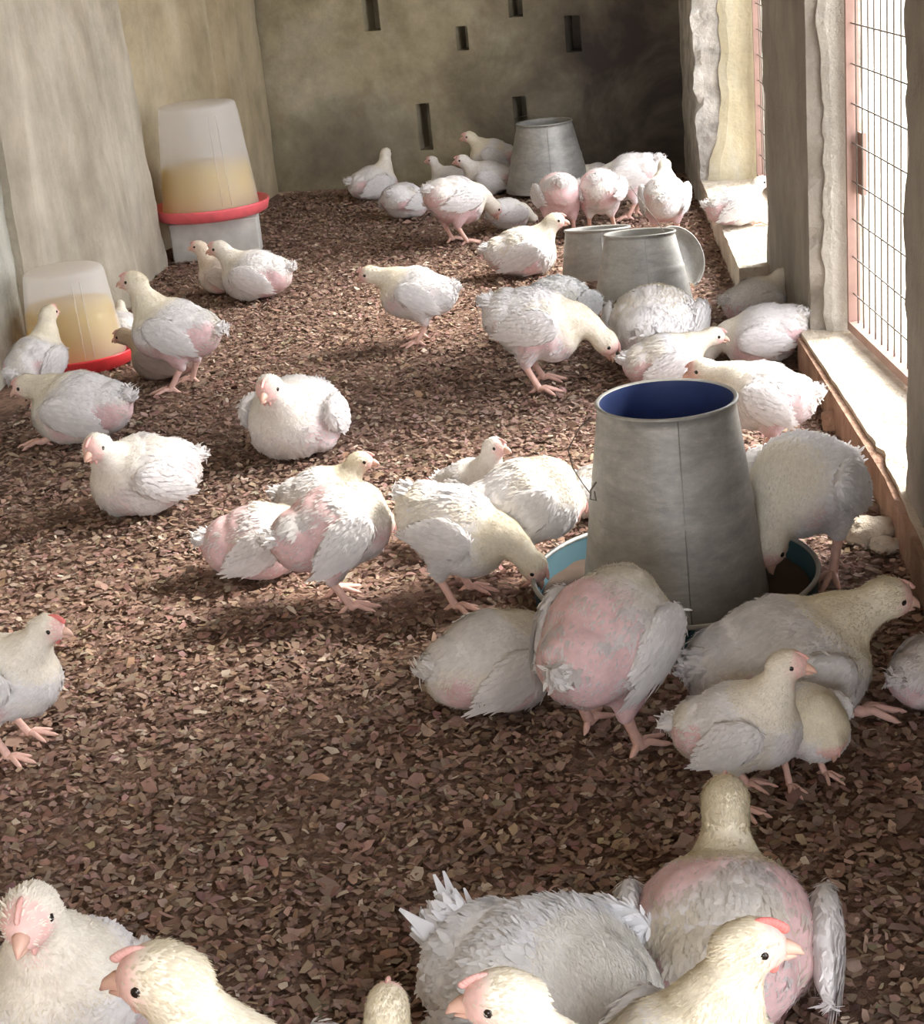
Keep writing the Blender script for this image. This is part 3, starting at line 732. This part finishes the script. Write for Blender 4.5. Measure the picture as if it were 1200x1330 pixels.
        c3 = np.repeat(WHITE[None]*g.uniform(.94, 1.06, (len(Ll), 1))*np.array(mark), 6, 0)
        bcol = np.repeat((WHITE*.93*np.array(mark))[None], len(base), 0)
        me = np_mesh('wing', np.concatenate([V3, base]), (F3, bf+len(V3)), np.concatenate([c3, bcol]))
        me.polygons.foreach_set('use_smooth', [i_ >= len(F3) for i_ in range(len(me.polygons))]); link('wing', me, M_feather, root, False)
    # tail
    nt_ = 34; tb = L((-.108, 0, .028)); a = g.uniform(-1, 1, nt_); up = g.uniform(-.5, 1, nt_)
    ta = R(8+34*tail)
    D = np.stack([-np.cos(ta+up*.35)*np.cos(a*.55), np.sin(a*.55), np.sin(ta+up*.35)], 1)
    P = tb[None]+np.stack([g.uniform(-.005, .022, nt_), a*.022, up*.012], 1)
    Nn_ = np.stack([np.sin(ta)*np.ones(nt_), a*.4, np.cos(ta)*np.ones(nt_)], 1); Nn_ /= np.linalg.norm(Nn_, axis=1)[:, None]
    V4, F4 = cards(P, D, Nn_, g.uniform(.026, .048, nt_)*tl, g.uniform(.007, .012, nt_)*tl*tl, g.uniform(-.15, .2, nt_), g.uniform(-.05, .1, nt_))
    tv, tf = ell(tb+np.array((-.012, 0, .012*tail)), (.026*tl, .022, .015*tl), -ta)
    k_ = len(tv); gi = g.choice(k_, 160)
    nrm = tv[gi]-tb; nrm /= np.linalg.norm(nrm, axis=1)[:, None]
    V5, F5 = cards(tv[gi], np.tile(np.array((-cos(ta), 0, sin(ta))), (160, 1))+g.normal(0, .3, (160, 3)), nrm, g.uniform(.012, .026, 160), g.uniform(.004, .009, 160), g.uniform(.1, .5, 160), g.uniform(0, .2, 160))
    VT = np.concatenate([V4, V5, tv]); FT = (np.concatenate([F4, F5+len(V4)]), tf+len(V4)+len(V5))
    me = np_mesh('tail', VT, FT, np.repeat((WHITE*np.array(mark))[None], len(VT), 0)*g.uniform(.96, 1.03, (len(VT), 1)))
    link('tail', me, M_feather, root, False)
    # head details
    bk = [H_((.034, 0, .001)), H_((.043, 0, .000)), H_((.051, 0, -.003)), H_((.057, 0, -.009))]
    bv_, bf_ = tube([tuple(p) for p in bk], [.0098, .0080, .0050, .0012], 10)
    lb = [H_((.030, 0, -.009)), H_((.040, 0, -.010)), H_((.050, 0, -.011))]
    b2, f2 = tube([tuple(p) for p in lb], [.0062, .0048, .0012], 8)
    mesh_obj('beak', join([(bv_, bf_), (b2, f2)]), M_beak, root)
    for sd in (-1, 1):
        ev, ef = ell(H_((.016, sd*.0235, .007)), (.0050, .0032, .0050), hq, ht, lo=True)
        mesh_obj('eye', (ev.tolist(), ef.tolist()), M_eye, root)
    cp = []
    for k in range(12):
        t = k/11; cp.append(ell(H_((.039-.032*t, 0, .011+.0175*sin(pi*(.18+.55*t))+.0015*comb)), (.0052, .0026+.0008*comb, .0032+.0028*comb), hq, ht, lo=True))
    cv, cf = npjoin(cp); mesh_obj('comb', (cv.tolist(), cf.tolist()), M_comb if comb > .5 else M_combp, root)
    if comb > .2:
        wv, wf = npjoin([ell(H_((.026, sd*.006, -.018)), (.006, .003, .008), hq, ht, lo=True) for sd in (-1, 1)])
        mesh_obj('wattle', (wv.tolist(), wf.tolist()), M_comb if comb > .5 else M_combp, root)
    return root

B = chicken
# back of the shed, by the far feeder
B('white chicken farthest left along the back wall, head up, alone beside slot', -1.035, 7.427, 25, s=0.925, sit=1, pose='up', turn=50, pink=.2, lod=.35, tail=.6, seed=3640)
B('huddled white chicken with hidden head just right of the farthest left one', -0.837, 6.878, 60, s=0.902, sit=1, pose='down', pink=.2, lod=.35, tail=.2, seed=3984)
B('small greyish chicken by back wall facing left, leftmost of the three faces', -0.699, 7.474, 175, s=0.700, sit=1, pose='up', pink=.2, lod=.35, yellow=.3, seed=4368)
B('greyish chicken facing left with dark eye, between the small and yellow-headed ones', -0.513, 7.310, 182, s=0.907, sit=1, pose='mid', pink=.1, lod=.35, yellow=.3, seed=4667)
B('yellow-headed chicken highest at the back, left of the far feeder', -0.496, 7.485, 180, s=0.873, sit=0, pose='mid', pink=.1, lod=.35, yellow=1, seed=4807)
B('large pink-rumped chicken standing in the far group left of the feeder', -0.567, 6.231, 38, s=1.030, sit=0, pose='down', pink=.7, lod=.5, tail=.1, seed=4584)
B('ruffled white chicken low against the left foot of the far feeder', -0.388, 6.459, 40, s=0.739, sit=1, pose='down', pink=.3, lod=.4, seed=4951)
B('pink-bottomed chicken feeding tail-on, directly right of far feeder foot', -0.177, 6.201, 100, s=0.975, sit=0, pose='down', pink=.95, lod=.5, tail=.8, seed=5443)
B('tail-on chicken with pink legs, between two others right of the far feeder', -0.024, 6.229, 82, s=0.965, sit=0, pose='down', pink=.6, lod=.5, tail=.9, seed=5770)
B('grey white chicken behind the tail-on row right of the far feeder', 0.098, 6.483, 160, s=1.008, sit=0, pose='down', pink=.1, lod=.4, yellow=.2, seed=5967)
B('chicken mostly hidden behind the far feeder, pale back only', -0.035, 7.235, 190, s=0.678, sit=1, pose='fwd', pink=.1, lod=.35, seed=5635)
B('rightmost tail-on chicken of the far group with pink thighs', 0.206, 6.010, 85, s=0.930, sit=0, pose='mid', pink=.55, lod=.5, tail=1, seed=6350)
B('white chicken sitting on the sill at the far pillar, facing right', 0.430, 5.678, 5, s=0.771, z=0.104, sit=1, pose='mid', pink=.7, lod=.5, toes=True, seed=6938)
# middle of the floor
B('white chicken resting in profile facing right, in front of the far group', -0.296, 5.595, 5, s=0.994, sit=1, pose='mid', pink=.2, lod=.7, yellow=.8, seed=5046)
B('white chicken walking left across open litter with raised fluffy tail', -0.573, 4.751, 178, s=0.911, sit=0, pose='fwd', pink=.3, lod=.8, yellow=.8, tail=1, seed=4180)
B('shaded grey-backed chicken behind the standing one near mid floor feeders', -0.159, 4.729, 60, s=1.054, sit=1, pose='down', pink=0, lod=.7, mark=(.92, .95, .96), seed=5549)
B('standing chicken stretching its pale neck right, left of mid floor feeder', -0.202, 4.175, -4, s=1.076, sit=0, pose='down', pink=.3, lod=1, yellow=.8, tail=.4, seed=5436)
B('big cream-white chicken back at the pale mid floor feeder', 0.106, 4.357, 80, s=1.263, sit=1, pose='hide', pink=.0, lod=1, yellow=.7, wing=.2, tail=.1, seed=6388)
B('white chicken facing right just behind the near feeder rim', 0.123, 4.112, 8, s=0.843, sit=1, pose='fwd', pink=.3, lod=.8, yellow=.7, seed=6436)
B('fluffy shaded mauve-white chicken at the foot of the middle pillar', 0.411, 4.693, 20, s=0.821, sit=1, pose='tuck', pink=.4, lod=.7, seed=7303)
B('bright chicken with pinkish rump, left of sill, below the mauve one', 0.388, 4.282, 168, s=0.931, sit=1, pose='down', pink=.7, lod=.8, seed=7392)
B('overexposed white chicken right behind the near feeder, head facing left', 0.310, 3.488, 172, s=0.888, sit=0, pose='fwd', pink=.4, lod=1, yellow=.6, seed=7558)
B('upright chicken right of near feeder bending its neck into the pan', 0.323, 2.830, 232, s=1.078, sit=0, pose='peck', pink=.1, lod=1.1, yellow=.7, lean=0, seed=8199)
# left side, around the drinkers
B('standing chicken with curved cream neck facing left by the short drinker', -1.214, 4.413, 172, s=1.034, sit=0, pose='up', pink=.5, lod=1, yellow=.9, tail=0, step=.012, seed=2207)
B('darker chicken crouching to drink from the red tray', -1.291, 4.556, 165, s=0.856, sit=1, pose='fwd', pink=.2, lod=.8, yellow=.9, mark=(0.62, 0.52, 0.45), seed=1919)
B('small white chicken behind the standing one, right of short drinker', -1.552, 5.025, 100, s=0.600, sit=1, pose='mid', pink=.2, lod=.6, seed=1556)
B('white chicken at the left edge, back turned, before the short drinker', -1.583, 4.311, 65, s=0.830, sit=0, pose='up', pink=.3, lod=1, yellow=.9, tail=-.6, wing=.4, seed=838)
B('round white chicken facing left below the short drinker, head low', -1.376, 3.995, 175, s=1.071, sit=1, pose='rest', pink=.3, lod=1, yellow=.8, tail=.7, toes=True, seed=1319)
B('pinkish grey chicken resting with face towards camera at left', -1.060, 3.420, 215, s=1.019, sit=1, pose='mid', turn=40, pink=.45, lod=1, yellow=.4, comb=.3, tail=-.2, seed=2031)
B('white chicken resting face-on in the open middle left', -0.773, 3.769, 255, s=1.119, sit=1, pose='mid', turn=5, pink=.3, lod=1, yellow=.3, comb=.5, tail=.8, seed=3269)
B('pinkish white chicken in front of the block, facing left', -1.213, 5.538, 172, s=1.006, sit=1, pose='mid', pink=.55, lod=.8, yellow=.5, seed=2713)
B('chicken peeking out left of its neighbour before the block', -1.350, 5.669, 175, s=0.801, sit=1, pose='up', pink=.3, lod=.7, yellow=.5, mark=(.95, .88, .82), seed=2447)
B('yellowish chicken behind the pink-flanked standing one, head to right', -0.633, 3.246, 5, s=0.760, sit=1, pose='mid', pink=0, lod=.9, yellow=1.0, seed=3638)
B('pink-flanked chicken standing with bright legs in centre left', -0.534, 2.809, 25, s=0.933, sit=0, pose='hide', pink=.9, lod=1.3, yellow=.5, tail=.2, wing=0.3, spread=0.012, seed=3760)
B('bare pink chicken sitting left against the pink-flanked standing one', -0.720, 2.990, 10, s=0.864, sit=1, pose='hide', pink=1.0, lod=1.2, tail=.4, seed=2978)
B('white chicken standing in centre, head bowed to right towards the pan', -0.309, 2.789, -14, s=0.891, sit=0, pose='down', pink=.15, lod=1.3, yellow=.9, lean=10, turn=-10, seed=4873)
B('broad white chicken back behind the bowed one, left of near feeder', -0.187, 2.887, 10, s=0.934, sit=0, pose='hide', pink=.3, lod=1.1, seed=5494)
B('pale-faced chicken looking over the backs in the centre', -0.298, 3.087, 320, s=0.703, sit=0, pose='up', turn=10, pink=.3, lod=.9, yellow=.3, seed=4939)
B('chicken sliver behind left edge of the near feeder', -0.053, 3.208, 60, s=0.639, sit=1, pose='hide', pink=.5, lod=.8, seed=6087)
# near
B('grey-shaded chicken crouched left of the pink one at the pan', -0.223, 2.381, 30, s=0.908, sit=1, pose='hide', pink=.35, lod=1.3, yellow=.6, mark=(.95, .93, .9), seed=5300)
B('pink bare-flanked chicken standing tail-on at the front of the near feeder', -0.039, 2.225, 62, s=1.063, sit=0, pose='hide', pink=1.0, lod=1.6, tail=-.2, step=.02, seed=6341)
B('wide white chicken lying front right of near feeder, yellow head to right', 0.221, 2.285, 18, s=1.140, sit=1, pose='fwd', pink=.15, lod=1.5, yellow=1.0, wing=.3, toes=True, seed=8125)
B('white chicken with dark eye and streaky wing facing right, front right', 0.136, 2.033, -12, s=0.722, sit=0, pose='up', turn=-8, pink=.3, lod=1.6, yellow=.7, tail=0, seed=7806)
B('yellowish chicken squeezed behind the dark-eyed one at right', 0.230, 2.077, 300, s=0.600, sit=0, pose='hide', pink=.1, lod=1.2, yellow=1, seed=8395)
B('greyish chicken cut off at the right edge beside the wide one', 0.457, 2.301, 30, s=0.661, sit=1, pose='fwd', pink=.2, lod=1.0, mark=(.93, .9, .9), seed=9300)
B('red-combed chicken at the left edge facing right with pink feet', -0.986, 2.287, -5, s=0.793, sit=0, pose='mid', pink=.3, lod=1.5, yellow=.6, comb=1, toes=True, seed=878)
B('chicken in the bottom left corner facing the camera', -0.605, 1.403, 282, s=1.020, sit=0, pose='up', turn=-8, pink=.3, lod=1.8, yellow=.6, comb=0.3, lean=-22, seed=1736)
B('cream-headed chicken facing left at the bottom, second from left corner', -0.340, 1.155, 145, s=1.120, sit=0, pose='up', pink=.1, lod=1.8, yellow=.9, comb=.3, turn=30, lean=-12, seed=3695)
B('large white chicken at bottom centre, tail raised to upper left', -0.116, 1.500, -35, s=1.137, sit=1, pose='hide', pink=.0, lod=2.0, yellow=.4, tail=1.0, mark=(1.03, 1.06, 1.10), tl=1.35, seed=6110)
B('pale yellow head facing left in front of the raised-tail chicken', -0.051, 1.181, 150, s=0.980, sit=0, pose='up', pink=.1, lod=1.5, yellow=.8, comb=.3, lean=-8, turn=30, seed=6800)
B('cream crown of a chicken peeking in at the bottom edge, left of centre', -0.249, 1.201, 90, s=0.800, sit=0, pose='up', pink=.1, lod=1.4, yellow=1, seed=4950)
B('chicken facing away at lower right with bare pink back and yellow neck', 0.083, 1.602, 84, s=1.051, sit=1, pose='mid', pink=1.0, lod=2.0, yellow=1, wing=0.4, toes=False, lean=0, tail=0.1, spread=0.012, nk=0.82, seed=7850)
B('red-combed yellow-necked chicken at the bottom right facing right', 0.016, 1.273, 35, s=0.920, sit=0, pose='up', pink=.1, lod=1.8, yellow=1, comb=1, lean=-8, turn=-35, seed=8375)
